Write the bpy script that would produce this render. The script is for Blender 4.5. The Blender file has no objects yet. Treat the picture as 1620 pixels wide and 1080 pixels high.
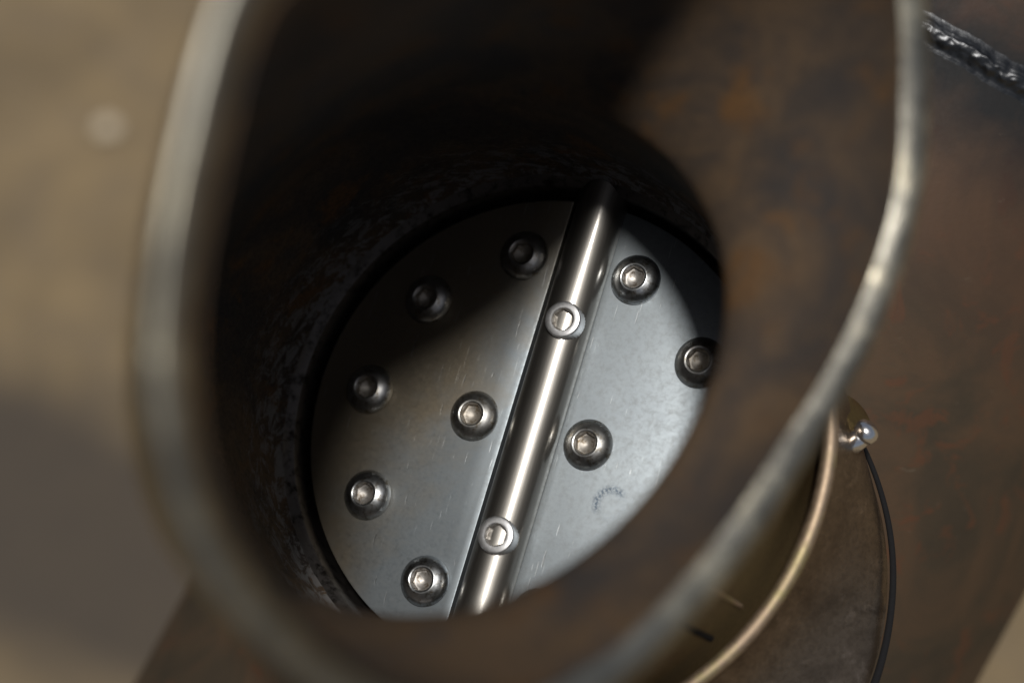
import bpy, bmesh, math, random
import numpy as np
from mathutils import Vector, Matrix, noise
random.seed(7)
S = bpy.context.scene
C = S.collection
PI = math.pi
MM = 0.001
# ---------------------------------------------------------------- camera, sky, sun, exposure
PITCH = math.radians(65)                 # the photographer looks steeply down into the pipe
CAMH = 0.62
ROT = Matrix.Rotation(PI/2 - PITCH, 4, 'X')
def W(p):                                # survey frame (mm, origin at the eye) -> world metres
    v = ROT @ Vector((p[0], p[1], p[2])) * MM
    v.z += CAMH
    return v
cam_d = bpy.data.cameras.new('camera'); cam = bpy.data.objects.new('camera', cam_d); C.objects.link(cam)
cam.location = (0, 0, CAMH); cam.rotation_euler = (PI/2 - PITCH, 0, 0)
cam_d.sensor_width = 36; cam_d.lens = 36*3105/1620
cam_d.clip_start = 0.01; cam_d.clip_end = 300
cam_d.dof.use_dof = True; cam_d.dof.focus_distance = 0.299
cam_d.dof.aperture_fstop = cam_d.lens/10.3
cam_d.dof.aperture_blades = 7; cam_d.dof.aperture_rotation = 0.3
S.camera = cam

SUN_CAM = Vector((0.0, 0.325, 0.94)).normalized()
SUN_W = (ROT.to_3x3() @ SUN_CAM).normalized()
wd = bpy.data.worlds.new('World'); S.world = wd; wd.use_nodes = True
wn = wd.node_tree; bgn = wn.nodes['Background']
sky = wn.nodes.new('ShaderNodeTexSky'); sky.sky_type = 'NISHITA'; sky.sun_disc = False
sky.sun_elevation = math.asin(SUN_W.z); sky.sun_rotation = math.atan2(SUN_W.x, SUN_W.y)
sky.dust_density = 2.0; sky.air_density = 1.0
hs = wn.nodes.new('ShaderNodeHueSaturation'); hs.inputs['Saturation'].default_value = 0.55
wn.links.new(sky.outputs[0], hs.inputs['Color']); wn.links.new(hs.outputs[0], bgn.inputs[0]); bgn.inputs[1].default_value = 0.05; S.cycles.diffuse_bounces = 3
sd = bpy.data.lights.new('sun', 'SUN'); sd.energy = 3.5; sd.angle = math.radians(6.5); sd.color = (1, 0.955, 0.89)
so = bpy.data.objects.new('sun', sd); C.objects.link(so)
so.rotation_euler = SUN_W.to_track_quat('Z', 'Y').to_euler()
so.location = (0, 0, 3)
S.view_settings.view_transform = 'Standard'; S.view_settings.look = 'None'
S.view_settings.gamma = 1; S.view_settings.use_curve_mapping = False
S.view_settings.exposure = -0.12
S.render.engine = 'CYCLES'
S.cycles.max_bounces = 10; S.cycles.glossy_bounces = 6; S.cycles.use_denoising = True
S.cycles.sample_clamp_indirect = 6

# ---------------------------------------------------------------- node helpers
def new_mat(name):
    m = bpy.data.materials.new(name); m.use_nodes = True
    return m, m.node_tree, m.node_tree.nodes['Principled BSDF']
def coords(nt, scale=1000.0, sc3=None):
    tc = nt.nodes.new('ShaderNodeTexCoord'); mp = nt.nodes.new('ShaderNodeMapping')
    mp.inputs['Scale'].default_value = sc3 if sc3 else (scale, scale, scale)
    nt.links.new(tc.outputs['Object'], mp.inputs['Vector']); return mp.outputs[0]
def noi(nt, vec, scale, detail=6, rough=.6, dist=0.0):
    n = nt.nodes.new('ShaderNodeTexNoise'); n.inputs['Scale'].default_value = scale
    n.inputs['Detail'].default_value = detail; n.inputs['Roughness'].default_value = rough
    n.inputs['Distortion'].default_value = dist
    nt.links.new(vec, n.inputs['Vector']); return n.outputs['Fac']
def ramp(nt, fac, stops):
    r = nt.nodes.new('ShaderNodeValToRGB'); e = r.color_ramp.elements
    while len(e) < len(stops): e.new(0.5)
    for k, (p, c) in enumerate(stops):
        e[k].position = p
        e[k].color = (c, c, c, 1) if not isinstance(c, tuple) else (*c, 1)
    nt.links.new(fac, r.inputs[0]); return r.outputs[0]
def mix(nt, fac, a, b):
    m = nt.nodes.new('ShaderNodeMix'); m.data_type = 'RGBA'
    for sock, v in ((m.inputs[0], fac), (m.inputs[6], a), (m.inputs[7], b)):
        if hasattr(v, 'links') or isinstance(v, bpy.types.NodeSocket): nt.links.new(v, sock)
        elif isinstance(v, tuple): sock.default_value = (*v, 1)
        else: sock.default_value = v
    return m.outputs[2]
def math_(nt, op, a, b=0.0):
    m = nt.nodes.new('ShaderNodeMath'); m.operation = op
    for sock, v in ((m.inputs[0], a), (m.inputs[1], b)):
        if isinstance(v, bpy.types.NodeSocket): nt.links.new(v, sock)
        else: sock.default_value = v
    return m.outputs[0]
def bump(nt, bs, h, strength, dist):
    b = nt.nodes.new('ShaderNodeBump'); b.inputs['Strength'].default_value = strength
    b.inputs['Distance'].default_value = dist
    nt.links.new(h, b.inputs['Height']); nt.links.new(b.outputs[0], bs.inputs['Normal'])
def setv(nt, bs, name, v):
    if isinstance(v, bpy.types.NodeSocket): nt.links.new(v, bs.inputs[name])
    elif isinstance(v, tuple): bs.inputs[name].default_value = (*v, 1)
    else: bs.inputs[name].default_value = v

# satin stainless sheet with fine scratches, rubbed spots and a dark smudge
def plate_mat():
    m, nt, bs = new_mat('satin_stainless_sheet')
    v = coords(nt)
    big = noi(nt, v, .05, 4, .55)
    fine = noi(nt, v, 1.6, 5, .7)
    grain = noi(nt, coords(nt, sc3=(900, 9000, 900)), 1.0, 4, .7)
    col = ramp(nt, big, [(.3, (.275, .310, .340)), (.7, (.345, .385, .415))])
    mot = noi(nt, v, .8, 7, .75, .2)
    col = mix(nt, math_(nt, 'MULTIPLY', ramp(nt, mot, [(.46, 0.0), (.62, 1.0)]), .25), col, (.22, .225, .22))
    # brown tint from the left edge, painting in the rusty wall's reflection
    tc0 = nt.nodes.new('ShaderNodeTexCoord'); sx = nt.nodes.new('ShaderNodeSeparateXYZ'); nt.links.new(tc0.outputs['Object'], sx.inputs[0])
    warm_refl = math_(nt, 'ADD', math_(nt, 'MULTIPLY', sx.outputs[0], -26.0), math_(nt, 'MULTIPLY', noi(nt, v, .06, 4, .6, .5), .9))
    fk = ramp(nt, math_(nt, 'ADD', warm_refl, math_(nt, 'MULTIPLY', sx.outputs[1], 9.0)), [(.60, 0.0), (1.0, 1.0)])
    col = mix(nt, math_(nt, 'MULTIPLY', fk, .75), col, (.36, .29, .19))
    # dark blue-grey smudge: a blotchy ring fragment
    tc = nt.nodes.new('ShaderNodeTexCoord')
    sub = nt.nodes.new('ShaderNodeVectorMath'); sub.operation = 'DISTANCE'
    nt.links.new(tc.outputs['Object'], sub.inputs[0]); sub.inputs[1].default_value = (.0155, -.0078, 0)
    dd = math_(nt, 'MULTIPLY', sub.outputs['Value'], 1000)
    band = math_(nt, 'SUBTRACT', 1.0, math_(nt, 'MULTIPLY', math_(nt, 'ABSOLUTE', math_(nt, 'SUBTRACT', dd, 2.2)), 1.1))
    blot = ramp(nt, noi(nt, v, 2.2, 6, .75), [(.44, 0.0), (.54, 1.0)])
    dv = nt.nodes.new('ShaderNodeVectorMath'); dv.operation = 'SUBTRACT'; nt.links.new(tc.outputs['Object'], dv.inputs[0]); dv.inputs[1].default_value = (.0155, -.0078, 0)
    dq = nt.nodes.new('ShaderNodeVectorMath'); dq.operation = 'DOT_PRODUCT'; nt.links.new(dv.outputs[0], dq.inputs[0]); dq.inputs[1].default_value = (-500, 500, 0)
    side = math_(nt, 'MINIMUM', math_(nt, 'MAXIMUM', math_(nt, 'ADD', dq.outputs['Value'], .45), .12), 1.0)
    sm = math_(nt, 'MULTIPLY', math_(nt, 'MULTIPLY', math_(nt, 'MAXIMUM', band, 0.0), blot), side)
    col = mix(nt, math_(nt, 'MULTIPLY', sm, .92), col, (.07, .10, .14))
    # tiny dark specks
    sp = ramp(nt, noi(nt, v, 3.1, 3, .6), [(.70, 0.0), (.74, 1.0)])
    col = mix(nt, math_(nt, 'MULTIPLY', sp, .5), col, (.12, .12, .12))
    bs.inputs['Metallic'].default_value = 1.0
    setv(nt, bs, 'Base Color', col)
    # scratches: stretched noise in two directions
    s1 = nt.nodes.new('ShaderNodeMapping'); s1.inputs['Rotation'].default_value = (0, 0, .5); s1.inputs['Scale'].default_value = (2200, 130, 1000)
    nt.links.new(tc.outputs['Object'], s1.inputs[0])
    sc1 = ramp(nt, noi(nt, s1.outputs[0], 1.0, 3, .5, .3), [(.69, 0.0), (.73, 1.0)])
    s2 = nt.nodes.new('ShaderNodeMapping'); s2.inputs['Rotation'].default_value = (0, 0, -1.05); s2.inputs['Scale'].default_value = (2600, 160, 1000)
    nt.links.new(tc.outputs['Object'], s2.inputs[0])
    sc2 = ramp(nt, noi(nt, s2.outputs[0], 1.0, 3, .5, .5), [(.69, 0.0), (.74, 1.0)])
    scr = math_(nt, 'MAXIMUM', sc1, sc2)
    col = mix(nt, math_(nt, 'MULTIPLY', scr, .5), col, (.70, .72, .73)); setv(nt, bs, 'Base Color', col)
    rr = math_(nt, 'ADD', math_(nt, 'MULTIPLY', fine, .12), .50)
    rr = math_(nt, 'ADD', rr, math_(nt, 'MULTIPLY', math_(nt, 'SUBTRACT', mot, .5), .22))
    rr = math_(nt, 'SUBTRACT', rr, math_(nt, 'MULTIPLY', scr, .16))
    setv(nt, bs, 'Roughness', rr)
    h = math_(nt, 'ADD', math_(nt, 'MULTIPLY', fine, .5), math_(nt, 'MULTIPLY', grain, .4))
    h = math_(nt, 'SUBTRACT', h, math_(nt, 'MULTIPLY', scr, 1.2))
    bump(nt, bs, h, .35, .00003)
    return m
def metal(name, col, rough, bs_scale=2.0, bstr=.15, bdist=.00002, var=.08, dirt=None, vary=False):
    m, nt, bs = new_mat(name); v = coords(nt)
    n = noi(nt, v, bs_scale, 5, .65)
    base = mix(nt, n, tuple(c*(1-var) for c in col), tuple(min(1, c*(1+var)) for c in col))
    if dirt:
        base = mix(nt, ramp(nt, noi(nt, v, dirt[1], 5, .7), [(.5, 0.0), (.66, 1.0)]), base, dirt[0])
    setv(nt, bs, 'Base Color', base); bs.inputs['Metallic'].default_value = 1
    setv(nt, bs, 'Roughness', math_(nt, 'ADD', math_(nt, 'MULTIPLY', n, rough*.5), rough*.75))
    if vary:                              # pieces of the set differ a little in tarnish
        oi = nt.nodes.new('ShaderNodeObjectInfo')
        setv(nt, bs, 'Base Color', mix(nt, math_(nt, 'MULTIPLY', oi.outputs['Random'], .45), base, (.30, .25, .17)))
        setv(nt, bs, 'Roughness', math_(nt, 'ADD', math_(nt, 'ADD', math_(nt, 'MULTIPLY', n, rough*.5), rough*.6), math_(nt, 'MULTIPLY', oi.outputs['Random'], .10)))
    bump(nt, bs, n, bstr, bdist)
    return m
def shaft_mat():
    m, nt, bs = new_mat('polished_shaft_steel')
    v = coords(nt, sc3=(3000, 90, 3000)); n = noi(nt, v, 1.0, 5, .7)
    v2 = coords(nt); p = noi(nt, v2, 1.7, 4, .7)
    setv(nt, bs, 'Base Color', mix(nt, n, (.30, .29, .275), (.50, .49, .47)))
    bs.inputs['Metallic'].default_value = 1
    setv(nt, bs, 'Roughness', math_(nt, 'ADD', math_(nt, 'MULTIPLY', p, .12), .11))
    hgt = math_(nt, 'ADD', math_(nt, 'MULTIPLY', n, .6), math_(nt, 'MULTIPLY', p, .3))
    bump(nt, bs, hgt, .35, .00002)
    b2 = nt.nodes.new('ShaderNodeBsdfPrincipled'); b2.inputs['Metallic'].default_value = 1    # the duller, rubbed part of the finish
    setv(nt, b2, 'Base Color', mix(nt, n, (.24, .23, .21), (.44, .425, .40))); b2.inputs['Roughness'].default_value = .46
    bump(nt, b2, hgt, .5, .00003)
    ms = nt.nodes.new('ShaderNodeMixShader'); ms.inputs[0].default_value = .62
    nt.links.new(bs.outputs[0], ms.inputs[1]); nt.links.new(b2.outputs[0], ms.inputs[2])
    nt.links.new(ms.outputs[0], nt.nodes['Material Output'].inputs['Surface'])
    return m
def rust_mat(name, cols, rough=.55, metallic=.35, scale=.05, grit=.6, spots=True, bd=.00012, scuff=False):
    m, nt, bs = new_mat(name); v = coords(nt)
    a = noi(nt, v, scale, 7, .62, .6); b = noi(nt, v, scale*2.7, 6, .65, .3); g = noi(nt, v, 1.3, 6, .75)
    col = ramp(nt, a, [(.30, cols[0]), (.46, cols[1]), (.58, cols[2]), (.72, cols[3])])
    if spots:
        col = mix(nt, math_(nt, 'MULTIPLY', ramp(nt, b, [(.55, 0.0), (.66, 1.0)]), .75), col, cols[4])
    col = mix(nt, math_(nt, 'MULTIPLY', ramp(nt, g, [(.45, 0.0), (.62, 1.0)]), .45), col, tuple(c*grit for c in cols[0]))
    if scuff:                             # bare scraped steel low in the bore, just above the seat
        tc = nt.nodes.new('ShaderNodeTexCoord'); dp = nt.nodes.new('ShaderNodeVectorMath'); dp.operation = 'DOT_PRODUCT'
        nt.links.new(tc.outputs['Object'], dp.inputs[0]); dp.inputs[1].default_value = ROT.to_3x3() @ Vector((-.352, .27, 1)).normalized()
        hh = math_(nt, 'SUBTRACT', math_(nt, 'MULTIPLY', dp.outputs['Value'], 1000), 34.0)
        near = ramp(nt, math_(nt, 'DIVIDE', hh, 24.0), [(.12, 1.0), (.9, 0.0)])
        sn = noi(nt, coords(nt, sc3=(500, 500, 900)), .6, 7, .78, .6)
        mk = math_(nt, 'MULTIPLY', ramp(nt, math_(nt, 'ADD', sn, math_(nt, 'MULTIPLY', near, .10)), [(.56, 0.0), (.64, 1.0)]), near)
        col = mix(nt, math_(nt, 'MULTIPLY', mk, .8), col, (.19, .19, .195))
    setv(nt, bs, 'Base Color', col); bs.inputs['Metallic'].default_value = metallic
    setv(nt, bs, 'Roughness', math_(nt, 'ADD', math_(nt, 'MULTIPLY', g, .3), rough-.15))
    bump(nt, bs, math_(nt, 'ADD', g, b), .5, bd)
    bs.inputs['Specular IOR Level'].default_value = .08 if scuff else .5
    return m
M_plate = plate_mat()
M_shaft = shaft_mat()
M_screw = metal('dark_polished_screw_steel', (.50, .53, .56), .33, 1.5, .3, .00003, .2, ((.16, .14, .11), .9), vary=True)
M_cap = metal('bright_zinc_screw_steel', (.80, .81, .83), .42, 2.5, .25)
M_seat = metal('machined_seat_steel', (.13, .12, .115), .50, 1.2, .6, .00006, .25, ((.03, .026, .023), .5))
M_rim = metal('ground_rim_steel', (.27, .26, .225), .38, .5, .8, .00022, .35, ((.62, .57, .44), .07))
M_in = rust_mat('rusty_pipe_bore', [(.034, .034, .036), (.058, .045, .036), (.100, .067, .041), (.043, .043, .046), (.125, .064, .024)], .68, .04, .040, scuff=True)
M_out = rust_mat('oily_brown_pipe_outside', [(.10, .072, .030), (.125, .090, .036), (.14, .102, .040), (.11, .080, .038), (.12, .068, .026)], .42, .6, .03)
M_bead = metal('burnished_clamp_edge', (.40, .31, .225), .62, .7, .5, .00006, .25, ((.38, .33, .18), .12))
M_skirt = rust_mat('brushed_brown_steel', [(.12, .092, .068), (.22, .17, .125), (.17, .13, .095), (.10, .076, .056), (.30, .235, .18)], .30, .9, .09)
M_black = metal('black_rubber_strap', (.010, .010, .011), .9); M_black.node_tree.nodes['Principled BSDF'].inputs['Metallic'].default_value = 0; M_black.node_tree.nodes['Principled BSDF'].inputs['Specular IOR Level'].default_value = .15
M_bright = metal('bright_bolt_steel', (.85, .85, .86), .22, 1.5, .2)

# ---------------------------------------------------------------- mesh helpers
def mesh_obj(name, verts, faces, mat, parent=None, smooth=True, sharp=35, loc=None, fmat=None, mats=None):
    me = bpy.data.meshes.new(name); me.from_pydata([tuple(v) for v in verts], [], faces)
    bm = bmesh.new(); bm.from_mesh(me); bmesh.ops.recalc_face_normals(bm, faces=bm.faces); bm.to_mesh(me); bm.free()
    for mt in (mats or [mat]): me.materials.append(mt)
    if fmat:
        for p, k in zip(me.polygons, fmat): p.material_index = k
    if smooth:
        for p in me.polygons: p.use_smooth = True
        me.set_sharp_from_angle(angle=math.radians(sharp))
    o = bpy.data.objects.new(name, me); C.objects.link(o)
    if parent: o.parent = parent
    if loc is not None: o.location = loc
    return o
def loft(rings, closed=False, cap0=False, cap1=False):
    n = len(rings[0]); V = [p for r in rings for p in r]; F = []
    R = len(rings); last = R if closed else R-1
    for i in range(last):
        a = i*n; b = ((i+1) % R)*n
        for j in range(n):
            k = (j+1) % n; F.append((a+j, a+k, b+k, b+j))
    if cap0: F.append(tuple(range(n))[::-1])
    if cap1: F.append(tuple((R-1)*n+j for j in range(n)))
    return V, F
def sweep(path, rad, n=12, closed=False):
    rings = []; N = len(path)
    for i, p in enumerate(path):
        a = path[(i-1) % N] if closed or i > 0 else p; b = path[(i+1) % N] if closed or i < N-1 else p
        t = (b-a).normalized(); s = t.cross(Vector((.2, .1, 1))).normalized(); q = s.cross(t)
        r = rad(i) if callable(rad) else rad
        rings.append([p + (s*math.cos(2*PI*k/n) + q*math.sin(2*PI*k/n))*r for k in range(n)])
    return loft(rings, closed, not closed, not closed)
def empty(name, loc, mat3=None):
    o = bpy.data.objects.new(name, None); C.objects.link(o); o.empty_display_size = .02
    o.location = loc
    if mat3: o.rotation_euler = mat3.to_euler()
    return o
def tag(o, label=None, cat=None, group=None, kind=None):
    for k, v in (('label', label), ('category', cat), ('group', group), ('kind', kind)):
        if v: o[k] = v
    return o
def wl(pts, base):                       # survey points -> coordinates local to a thing based at `base`
    return [W(p) - base for p in pts]

# ---------------------------------------------------------------- the survey: plate pose
P0 = Vector((2.926, -13.583, -300.0))
N = Vector((-.352, .27, 1)).normalized()
U = Vector((math.sin(.233), math.cos(.233), 0)); U = (U - N*U.dot(N)).normalized()
X = U.cross(N).normalized()              # to the right across the shaft
def fr(x, u, h): return P0 + X*x + U*u + N*h
def plate_xy(px, py, h):                  # where a sight line meets the plane h above the plate
    d = Vector(((px-810)/3105, -(py-540)/3105, -1)); c = P0 + N*h
    q = d*(c.dot(N)/d.dot(N)) - P0
    return q.dot(X), q.dot(U)

# ---------------------------------------------------------------- ground
def ground():
    m, nt, bs = new_mat('tan_concrete_floor'); v = coords(nt, 1.0)
    a = noi(nt, v, 17, 5, .65, .4); b = noi(nt, v, 60, 5, .6)
    col = ramp(nt, a, [(.35, (.115, .085, .047)), (.65, (.200, .146, .078))])
    col = mix(nt, math_(nt, 'MULTIPLY', ramp(nt, b, [(.45, 0.0), (.6, 1.0)]), .35), col, (.10, .08, .058))
    # cast shadow painted into the slab colour, with an uneven border
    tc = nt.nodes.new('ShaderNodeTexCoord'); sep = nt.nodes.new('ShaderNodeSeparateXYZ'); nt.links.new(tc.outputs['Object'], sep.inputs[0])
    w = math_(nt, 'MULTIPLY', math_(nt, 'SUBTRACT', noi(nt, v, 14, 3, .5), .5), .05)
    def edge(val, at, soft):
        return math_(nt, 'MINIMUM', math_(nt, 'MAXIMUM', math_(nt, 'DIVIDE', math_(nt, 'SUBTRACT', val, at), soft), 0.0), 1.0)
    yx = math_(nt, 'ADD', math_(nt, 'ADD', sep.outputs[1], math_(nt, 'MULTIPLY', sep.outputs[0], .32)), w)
    top = edge(math_(nt, 'MULTIPLY', yx, -1.0), FLOOR_SHADE[0], .03)
    bot = edge(yx, FLOOR_SHADE[1], .03)
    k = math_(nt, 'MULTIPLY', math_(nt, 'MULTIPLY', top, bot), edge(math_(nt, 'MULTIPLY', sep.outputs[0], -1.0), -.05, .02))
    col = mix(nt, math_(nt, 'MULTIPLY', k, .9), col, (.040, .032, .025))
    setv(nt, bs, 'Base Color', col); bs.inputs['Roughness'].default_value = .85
    bump(nt, bs, b, .5, .001)
    g = 60
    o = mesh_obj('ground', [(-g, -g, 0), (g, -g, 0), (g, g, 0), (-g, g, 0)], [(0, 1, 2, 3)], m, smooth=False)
    tag(o, kind='structure')
def floor_hit(px, py):
    d = ROT.to_3x3() @ Vector(((px-810)/3105, -(py-540)/3105, -1)); t = CAMH/-d.z
    return Vector((d.x*t, d.y*t, 0))
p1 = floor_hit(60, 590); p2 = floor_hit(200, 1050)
FLOOR_SHADE = (-(p1.y + .32*p1.x) - .012, (p2.y + .32*p2.x) - .026)
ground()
# a pale pebble on the floor
def pebble(px, py, r, label):
    c = floor_hit(px, py); bm = bmesh.new(); bmesh.ops.create_icosphere(bm, subdivisions=3, radius=r)
    for v in bm.verts:
        v.co *= 1 + .22*noise.noise(v.co*180 + Vector((px, py, 0))); v.co.z = v.co.z*.6 + r*.5
    me = bpy.data.meshes.new('pebble'); bm.to_mesh(me); bm.free()
    for p in me.polygons: p.use_smooth = True
    mt, nt, bs = new_mat('pale_stone'); setv(nt, bs, 'Base Color', ramp(nt, noi(nt, coords(nt), .8, 4), [(.3, (.42, .36, .26)), (.7, (.52, .45, .34))])); bs.inputs['Roughness'].default_value = .5
    me.materials.append(mt); o = bpy.data.objects.new('pebble', me); C.objects.link(o); o.location = c
    tag(o, label, 'pebble')
pebble(172, 207, .0042, 'small pale pebble lying on the tan floor left of the pipe')

# ---------------------------------------------------------------- big steel cylinder the pipe stands on
AX = Vector((.48, .88, 0)).normalized(); CP = Vector((31, -22, -380.0)); CR = 70.0
PERP = Vector((.88, -.48, 0)).normalized()
def cyl(s, ang, r=CR): return CP + AX*s + (PERP*math.sin(ang) + Vector((0, 0, 1))*math.cos(ang))*r
def tank_mat():
    m, nt, bs = new_mat('rusty_rolled_steel'); v = coords(nt)
    tc = nt.nodes.new('ShaderNodeTexCoord'); sep = nt.nodes.new('ShaderNodeSeparateXYZ'); nt.links.new(tc.outputs['Object'], sep.inputs[0])
    axw = ROT.to_3x3() @ AX
    dp = nt.nodes.new('ShaderNodeVectorMath'); dp.operation = 'DOT_PRODUCT'; nt.links.new(tc.outputs['Object'], dp.inputs[0]); dp.inputs[1].default_value = axw
    s = math_(nt, 'MULTIPLY', dp.outputs['Value'], 1000)
    a = noi(nt, v, .035, 7, .6, .8); b = noi(nt, v, .11, 6, .62, .5); g = noi(nt, v, 1.1, 6, .75)
    col = ramp(nt, a, [(.30, (.036, .030, .022)), (.45, (.052, .039, .026)), (.58, (.075, .048, .029)), (.72, (.050, .041, .029))])
    col = mix(nt, math_(nt, 'MULTIPLY', ramp(nt, b, [(.56, 0.0), (.62, 1.0)]), .55), col, (.10, .042, .022))
    # red rust belt beside the heat-blackened zone of the weld
    sw = math_(nt, 'ADD', s, math_(nt, 'MULTIPLY', math_(nt, 'SUBTRACT', b, .5), 16))
    d = math_(nt, 'ABSOLUTE', math_(nt, 'SUBTRACT', sw, 78.0))
    belt = ramp(nt, math_(nt, 'DIVIDE', d, 60.0), [(.0, 1.0), (.45, .9), (.8, 0.0)])
    col = mix(nt, math_(nt, 'MULTIPLY', belt, .6), col, (.072, .040, .026))
    heat = ramp(nt, math_(nt, 'DIVIDE', d, 20.0), [(.15, 1.0), (1.0, 0.0)])
    col = mix(nt, math_(nt, 'MULTIPLY', heat, .95), col, (.012, .014, .016))
    # pale scuffs
    st_ = noi(nt, coords(nt, sc3=(260, 900, 700)), .5, 5, .7, 1.2)
    sc_ = ramp(nt, st_, [(.66, 0.0), (.74, 1.0)])
    col = mix(nt, math_(nt, 'MULTIPLY', sc_, .35), col, (.20, .17, .13))
    setv(nt, bs, 'Base Color', col); bs.inputs['Metallic'].default_value = .1; bs.inputs['Specular IOR Level'].default_value = .22
    setv(nt, bs, 'Roughness', math_(nt, 'SUBTRACT', math_(nt, 'ADD', math_(nt, 'MULTIPLY', g, .28), .42), math_(nt, 'MULTIPLY', heat, -.12)))
    bump(nt, bs, math_(nt, 'ADD', math_(nt, 'MULTIPLY', g, .8), b), .45, .00015)
    return m
def tank():
    base = W(CP - Vector((0, 0, CR)))
    root = empty('steel_tank', base)
    tag(root, 'large dark rusty steel tank running diagonally under the open pipe', 'tank')
    M = tank_mat()
    n = 128; rings = []
    prof = [(-150, 0.1), (-150, 60), (-148, 67), (-143, CR), (78, CR)]
    for s, r in prof: rings.append(wl([cyl(s, 2*PI*k/n, r) for k in range(n)], base))
    V, F = loft(rings); mesh_obj('tank_wall', V, F, M, root)
    prof = [(78.6, CR-.3), (79.5, CR+.5), (90, CR+.7), (230, CR+.7), (238, 66), (240, 58), (240, .1)]
    rings = [wl([cyl(s, 2*PI*k/n, r) for k in range(n)], base) for s, r in prof]
    V, F = loft(rings); mesh_obj('end_section', V, F, M, root)
    # weld bead: lumpy overlapping ripples round the joint
    Mw = metal('weld_steel', (.085, .088, .093), .38, .9, .8, .00012, .45)
    K = 1500; q = 14; rings = []
    for i in range(K):
        a = 2*PI*i/K; L = a*CR
        jog = 1.0*noise.noise(Vector((L*.16, 3, 0))) + .35*noise.noise(Vector((L*.6, 9, 0)))
        wob = 1 + .30*noise.noise(Vector((L*.12, 0, 5))) + .10*noise.noise(Vector((L*.5, 0, 7)))
        rip = .22*noise.noise(Vector((L*.25, 4, 1)))
        ring = []
        for k in range(41):               # fused crown, steep undercut on the lower side, long fillet on the upper
            x = -3.2 + 6.2*k/40
            bell = math.exp(-(x/(1.0*wob if x < 0 else 1.5*wob))**2)
            crest = .22*math.exp(-((x-.8-.4*jog)/.3)**2)
            nn = .22*noise.noise(Vector((L*.7, x*.8, 2))) + .10*noise.noise(Vector((L*1.9, x*1.6, 5)))
            edge = min(1, k/9, (40-k)/9)
            lvl = .7*min(1, max(0, (x+.2)/1.2))
            h = (1.0*wob*bell*(1-lvl*.6) + crest*(.6+rip*2) + nn*(.25+bell) + .05)*edge - .2*(1-edge)
            ring.append(cyl(78.6 + .6*jog + x, a, CR + h + lvl))
        rings.append(wl(ring, base))
    V = [p for r in rings for p in r]; F = []
    for i in range(K):
        for k in range(40):
            F.append((i*41+k, i*41+k+1, ((i+1) % K)*41+k+1, ((i+1) % K)*41+k))
    mesh_obj('weld_bead', V, F, Mw, root, sharp=80)
tank()

# ---------------------------------------------------------------- the open pipe
NS = 160
RIM_PX = [(392,5),(350,130),(314,285),(289,445),(281,590),(297,730),(342,858),(409,958),(492,1043),(585,1108),(690,1140),(800,1145),(905,1105),(1010,1035),
          (1135,905),(1236,762),(1341,588),(1407,440),(1445,300),(1456,160),(1452,10),(1430,-100),(1375,-190),(1275,-252),(1150,-275),(1010,-232),(880,-165),(745,-122),(610,-98),(500,-84),(434,-52)]  # out-of-view top of the rim is shaped for the shadow it casts inside
def rim_z(dx, dy):                        # rim plane: nearer on the left
    return -198.0/(1 + RIM_BX*dx + RIM_BY*dy)
RIM_BX, RIM_BY = -.85, .12
def rim_points():
    P = []
    for px, py in RIM_PX:
        dx, dy = (px-810)/3105, -(py-540)/3105
        z = rim_z(dx, dy); P.append(Vector((dx*-z, dy*-z, z)))
    Q = []; n = len(P)
    for i in range(n):                    # closed Catmull-Rom
        a, b, c, d = P[i-1], P[i], P[(i+1) % n], P[(i+2) % n]
        for k in range(16):
            t = k/16
            Q.append(.5*((2*b) + (c-a)*t + (2*a-5*b+4*c-d)*t*t + (3*b-a-3*c+d)*t**3))
    return Q
RQ = rim_points()
RC = sum(RQ, Vector())/len(RQ)
RN = Vector((-RIM_BX, -RIM_BY, 1)).normalized()
ku = (U - RN*U.dot(RN)).normalized(); kx = ku.cross(RN).normalized()
angs = np.array([math.atan2((p-RC).dot(ku), (p-RC).dot(kx)) for p in RQ])
rads = np.array([math.hypot((p-RC).dot(ku), (p-RC).dot(kx)) for p in RQ])
o_ = np.argsort(angs); angs = angs[o_]; rads = rads[o_]
angs = np.concatenate([angs-2*PI, angs, angs+2*PI]); rads = np.tile(rads, 3)
def rim_r(t): return float(np.interp((t+PI) % (2*PI)-PI, angs, rads))
THICK = 3.4
def rim_th(t): return 4.8 + .2*math.cos(t-2.7)
def dent(i, t):                           # slight unevenness of the hand-cut edge
    return .25*noise.noise(Vector((math.cos(t)*4, math.sin(t)*4, i)))
def rim_pt(t, off, lift=0.0):
    return RC + (kx*math.cos(t) + ku*math.sin(t))*(rim_r(t)+off) + RN*(lift + dent(1, t))
HT = 53.0                                 # straight throat height above the plate, shorter on the outer side of the bend
def ht(t): return 42 + 12*math.cos(t+.9)
RB = 41.0
def throat(t, h, r):                      # the bend's inner side is squeezed a little
    k = max(0.0, math.cos(t+1.7))**2 * min(1, max(0, (h-12)/(HT-12)))**1.5
    r -= 7.5*k + 2.0*max(0.0, math.cos(t+.3))**5 - .5*max(0.0, math.cos(t-.9))**4 * min(1, max(0, (h-12)/30))
    return fr(r*math.cos(t), r*math.sin(t), h)
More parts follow.
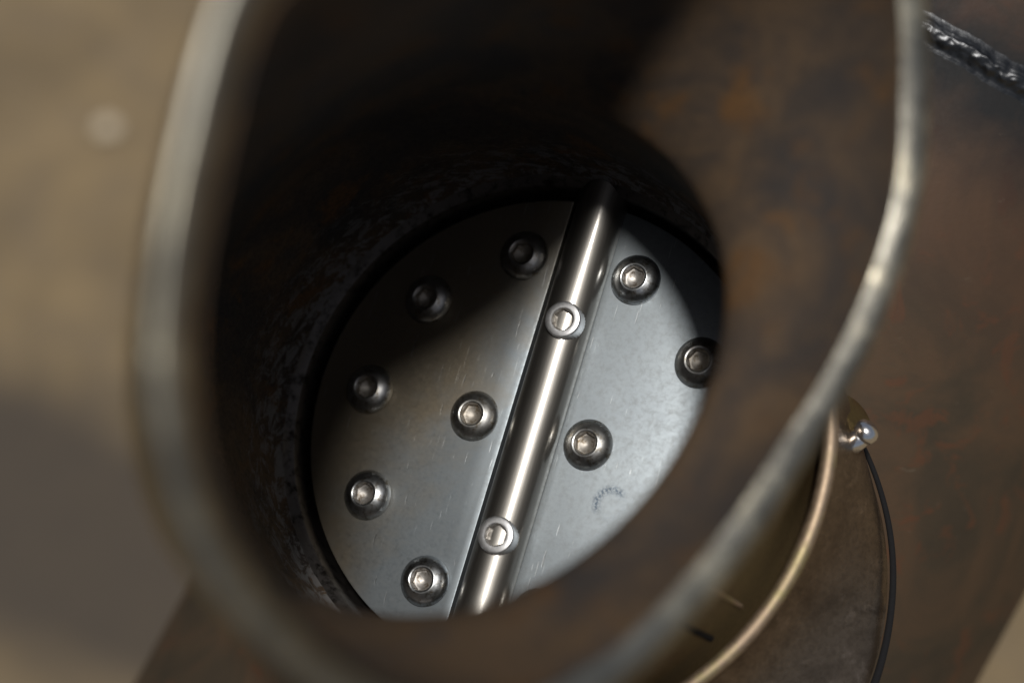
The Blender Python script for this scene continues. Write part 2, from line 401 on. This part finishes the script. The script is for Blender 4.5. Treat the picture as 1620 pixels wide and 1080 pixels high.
def wall_ring(s, off):                    # s = 0 at the throat .. 1 at the rim
    out = []
    T1 = (RN*.85 + Vector((0, 0, .2)))*34
    for j in range(NS):
        t = 2*PI*j/NS; T0 = N*(14 + 24*max(0, math.cos(t+1.2)))
        b = rim_pt(t, (off/THICK - .5)*rim_th(t)); a = throat(t, ht(t), RB+off)
        h00 = 2*s**3-3*s*s+1; h10 = s**3-2*s*s+s; h01 = -2*s**3+3*s*s; h11 = s**3-s*s
        p = a*h00 + T0*h10 + b*h01 + T1*h11
        dn = .35*noise.noise(p*.05)
        out.append(p + (kx*math.cos(t)+ku*math.sin(t))*dn*math.sin(PI*s))
    return out
def pipe():
    base = W(fr(0, 0, -34)); root = empty('open_pipe', base)
    tag(root, 'open rusty steel pipe with a ground rim, looking down at the round valve inside', 'pipe')
    inner = [[throat(2*PI*j/NS, 12+(ht(2*PI*j/NS)-12)*q, RB) for j in range(NS)] for q in np.linspace(0, .9, 8)]
    inner = [[throat(2*PI*j/NS, h, r + .16*noise.noise(Vector((j*.4, h, 0)))) for j in range(NS)] for h, r in ((4.2, 39.6), (4.8, 40.1), (6.5, 40.5), (9, 40.8))] + inner
    inner += [wall_ring(s, 0) for s in np.linspace(0, 1, 34)[:-1]]
    inner.append([rim_pt(2*PI*j/NS, -rim_th(2*PI*j/NS)/2, -1.9) for j in range(NS)])
    V, F = loft([wl(r, base) for r in inner]); mesh_obj('bore', V, F, M_in, root, sharp=60)
    outer = [[throat(2*PI*j/NS, h, RB+THICK) for j in range(NS)] for h in (-34, -20, -6, 6)]
    outer += [[throat(2*PI*j/NS, 12+(ht(2*PI*j/NS)-12)*q, RB+THICK) for j in range(NS)] for q in np.linspace(0, .9, 8)]
    outer += [wall_ring(s, THICK) for s in np.linspace(0, 1, 34)[:-1]]
    outer.append([rim_pt(2*PI*j/NS, rim_th(2*PI*j/NS)/2, -.5) for j in range(NS)])
    V, F = loft([wl(r, base) for r in outer]); mesh_obj('outer_wall', V, F, M_out, root, sharp=60)
    prof = [(-THICK/2, -1.9), (-THICK/2+.1, -1.6), (-1.2, -1.15), (-.7, -.65), (-.2, -.22), (.25, -.02), (.7, .06), (THICK/2-.5, .02), (THICK/2-.15, -.2), (THICK/2, -.5)]
    rings = [[rim_pt(2*PI*j/NS, o*rim_th(2*PI*j/NS)/THICK, l + .16*noise.noise(Vector((j*.35, o*.6, 2)))*(abs(o) < 1.3)) for j in range(NS)] for o, l in prof]
    V, F = loft([wl(r, base) for r in rings]); mesh_obj('rim', V, F, M_rim, root, sharp=80)
    # machined seat: bore below the plate, lip and ragged chamfer up to the wall
    rings = []
    for h, r in ((-34, 38.2), (-8, 38.2), (2.6, 38.2), (3.0, 38.35), (3.2, 38.6), (4.1, 39.5), (4.3, 39.7)):
        ring = []
        for j in range(NS*2):
            t = PI*j/NS; rr = r
            if 39.6 < r: rr += .22*noise.noise(Vector((math.cos(t)*9, math.sin(t)*9, r)))
            ring.append(throat(t, h, rr))
        rings.append(ring)
    V, F = loft([wl(r, base) for r in rings]); mesh_obj('valve_seat', V, F, M_seat, root, sharp=28)
    # seam ridge and a dark slot on the outside, near the foot
    for px, py, wd, hh, mt, nm in ((1143, 1030, .55, .12, M_black, 'slot'), (1205, 985, .35, .25, M_bead, 'seam')):
        q = plate_xy(px, py, 1); t0 = math.atan2(q[1], q[0]); ro = RB+THICK
        rings = [[throat(t0 + a/ro, h, ro + b) for a, b in ((-wd, -.3), (-wd*.8, hh+.15), (0, hh+.3), (wd*.8, hh+.15), (wd, -.3))] for h in np.linspace(1, 30, 24)]
        V, F = loft([wl(r, base) for r in rings], cap0=True, cap1=True); mesh_obj(nm, V, F, mt, root, sharp=80)
pipe()

# ---------------------------------------------------------------- butterfly valve
Rm = Matrix((X, U, N)).transposed()       # plate frame in survey axes
Rw = ROT.to_3x3() @ Rm
valve = empty('butterfly_valve', W(P0), Rw)
tag(valve, 'round polished steel butterfly valve with a diagonal shaft and dome screws, deep inside the pipe', 'valve')
PR = 36.9
def half(x0, sgn):
    def outline(r, xo):
        a = math.acos(min(1, abs(xo)/r)); pts = []
        K = 90
        # arc on the side of sgn between the two chord ends
        for k in range(K+1):
            t = -a + 2*a*k/K
            pts.append((sgn*r*math.cos(t), r*math.sin(t)))
        return pts
    xs = abs(x0)
    rings = []
    for d, z in ((.25, -2.2), (0, -1.95), (0, -.22), (.06, -.08), (.22, 0)):
        rings.append([Vector((x*MM, y*MM, z*MM)) for x, y in outline(PR-d, xs + d)])
    V, F = loft(rings, cap0=True, cap1=True)
    mesh_obj('half_plate', V, F, M_plate, valve, sharp=30)
half(4.60, 1); half(4.15, -1)
def shaft():
    r = 3.9; cx, cz = .85, .5; rings = []
    n = 64
    for u, rr in ((-47, .01), (-47, 3.4), (-46.5, r), (46.5, r), (47, 3.4), (47, .01)):
        rings.append([Vector(((cx + rr*math.cos(2*PI*k/n))*MM, u*MM, (cz + rr*math.sin(2*PI*k/n))*MM)) for k in range(n)])
    V, F = loft(rings); mesh_obj('shaft', V, F, M_shaft, valve, sharp=40)
shaft()
def hexr(t, ap): return ap/math.cos(((t + PI/6) % (PI/3)) - PI/6)
def screw_mesh(prof, ap, rc, ztop, zdepth, knurl=None):   # returns vertices, faces and which faces line the socket
    n = 72; rings = []
    T = [2*PI*k/n for k in range(n)]
    for i, (r, z) in enumerate(prof):
        ring = []
        for k, t in enumerate(T):
            rr = r
            if knurl and knurl[0] <= i <= knurl[1]: rr += .07*(1 if k % 2 else -1)
            ring.append(Vector((rr*math.cos(t)*MM, rr*math.sin(t)*MM, z*MM)))
        rings.append(ring)
    rings.append([Vector((rc*math.cos(t)*MM, rc*math.sin(t)*MM, ztop*MM)) for t in T])
    for z, k_ in ((ztop-.22, 1.0), (ztop-zdepth, .985)):
        rings.append([Vector((hexr(t, ap)*k_*math.cos(t)*MM, hexr(t, ap)*k_*math.sin(t)*MM, z*MM)) for t in T])
    for q, dz in ((.90, .03), (.80, .12), (.62, .26), (.42, .38), (.22, .47), (.05, .52)):
        rings.append([Vector((q*ap*math.cos(t)*MM, q*ap*math.sin(t)*MM, (ztop-zdepth-dz)*MM)) for t in T])
    V, F = loft(rings, cap1=True)
    return V, F, [1 if i >= n*len(prof) else 0 for i in range(len(F))]
dome = [(3.55, -.35), (3.80, -.05), (3.92, .18), (3.93, .38), (3.84, .62), (3.66, .95), (3.38, 1.27), (3.02, 1.57), (2.62, 1.82), (2.28, 1.97), (2.18, 2.03), (2.10, 2.05), (1.82, 2.01)]
M_sock = metal('socket_steel', (.46, .45, .44), .6, 2.0, .4, .00004, .2, ((.12, .085, .05), 1.2), vary=True)
V, F, K_ = screw_mesh(dome, 1.46, 1.74, 1.93, 1.05)
scr0 = mesh_obj('dome_screw', V, F, M_screw, valve, sharp=38, mats=[M_screw, M_sock], fmat=K_)
ang0, step = 0.0, math.radians(35.17)
spots = []
for sgn in (-1, 1):
    for k in (-2, -1, 0, 1, 2):
        a = k*step; spots.append((sgn*28.05*math.cos(a), 28.05*math.sin(a)))
    spots.append((sgn*9.6, 0))
first = True
for x, y in spots:
    o = scr0 if first else scr0.copy()
    if not first: C.objects.link(o); o.parent = valve
    o.location = (x*MM, y*MM, 0); o.rotation_euler = (random.uniform(-.02, .02), random.uniform(-.02, .02), random.uniform(0, 6.28)); first = False
capp = [(2.80, -2.6), (2.84, -2.5), (2.84, -.75), (2.84, -.25), (2.72, -.06), (2.62, 0), (1.86, 0)]
V, F, K_ = screw_mesh(capp, 1.48, 1.75, -.10, 1.2, knurl=(1, 2))
c0 = mesh_obj('cap_screw', V, F, M_cap, valve, sharp=38, mats=[M_cap, M_sock], fmat=K_)
c1 = c0.copy(); C.objects.link(c1); c1.parent = valve
c0.location = (1.72*MM, 16.95*MM, 5.4*MM); c0.rotation_euler = (0, 0, .25)
c1.location = (1.40*MM, -17.1*MM, 5.4*MM); c1.rotation_euler = (0, 0, .0)

# ---------------------------------------------------------------- clamp round the foot of the pipe
def clamp():
    base = W(fr(0, 0, -24)); root = empty('pipe_clamp', base)
    tag(root, 'brown steel clamp collar with a burnished edge round the foot of the pipe', 'clamp')
    n = 200
    path = wl([fr(-0.3 + 46.3*math.cos(2*PI*k/n), 46.3*math.sin(2*PI*k/n), .6 + .25*noise.noise(Vector((math.cos(2*PI*k/n)*5, math.sin(2*PI*k/n)*5, 1)))) for k in range(n)], base)
    V, F = sweep(path, lambda i: MM*(1.15 + .10*noise.noise(Vector((i*.11, 0, 0)))), 14, closed=True)
    mesh_obj('rolled_edge', V, F, M_bead, root, sharp=80)
    rings = []
    for s in np.linspace(0, 1, 12):
        cx = 10.0*s*s; cy = -17.6*s*s; r = 45.9 + .6*math.sin(PI*s) + (46.0-45.9)*s; h = -.2 - 20*s
        rings.append([fr(cx + r*math.cos(2*PI*k/n), cy + r*math.sin(2*PI*k/n), h) for k in range(n)])
    rings.append([fr(10 + 45.6*math.cos(2*PI*k/n), -17.6 + 45.6*math.sin(2*PI*k/n), -21.2) for k in range(n)])
    rings.append([fr(10 + 43.6*math.cos(2*PI*k/n), -17.6 + 43.6*math.sin(2*PI*k/n), -21.4) for k in range(n)])
    V, F = loft([wl(r, base) for r in rings]); mesh_obj('collar', V, F, M_skirt, root, sharp=50)
    # black strip lying along the collar's outer foot, and the bright bolt that ends it
    path = []
    for k in range(120):
        t = -1.9 + 2.72*k/119
        path.append(fr(10 + 46.9*math.cos(t), -17.6 + 46.9*math.sin(t), -19.6 + .2*math.sin(k*.3)))
    V, F = sweep(wl(path, base), lambda i: MM*(.35 + .32*min(1, (120-i)/50)), 10); mesh_obj('rubber_strip', V, F, M_black, root, sharp=80)
    bx, by = plate_xy(1362, 690, -9); c = fr(bx, by, -9)
    ax = Vector((.62, .62, .35)).normalized(); s = ax.cross(Vector((0, 0, 1))).normalized(); q = s.cross(ax)
    rings = []
    for d, r in ((-2.7, .1), (-2.65, .8), (-2.45, 1.3), (-2.0, 1.6), (-.3, 1.65), (0, 1.55), (.3, 1.8), (.7, 2.0), (1.5, 1.95), (2.1, 1.6), (2.45, 1.0), (2.55, .1)):
        rings.append([c + ax*d + (s*math.cos(PI*k/16) + q*math.sin(PI*k/16))*r for k in range(32)])
    V, F = loft([wl(r, base) for r in rings]); mesh_obj('bolt', V, F, M_bright, root, sharp=40)
    # brown block added to stand in for the dark recess above the bolt
    lx, ly = plate_xy(1342, 662, -13); c = fr(lx, ly, -13)
    rings = []
    for d, r in ((-1.6, 3.0), (-1.4, 3.4), (1.4, 3.4), (1.6, 3.0)):
        rings.append([c + ax*d + (s*math.cos(PI*k/20)*1.0 + q*math.sin(PI*k/20)*1.5)*r for k in range(40)])
    V, F = loft([wl(r, base) for r in rings], cap0=True, cap1=True); mesh_obj('recess_block', V, F, M_out, root, sharp=40)
clamp()
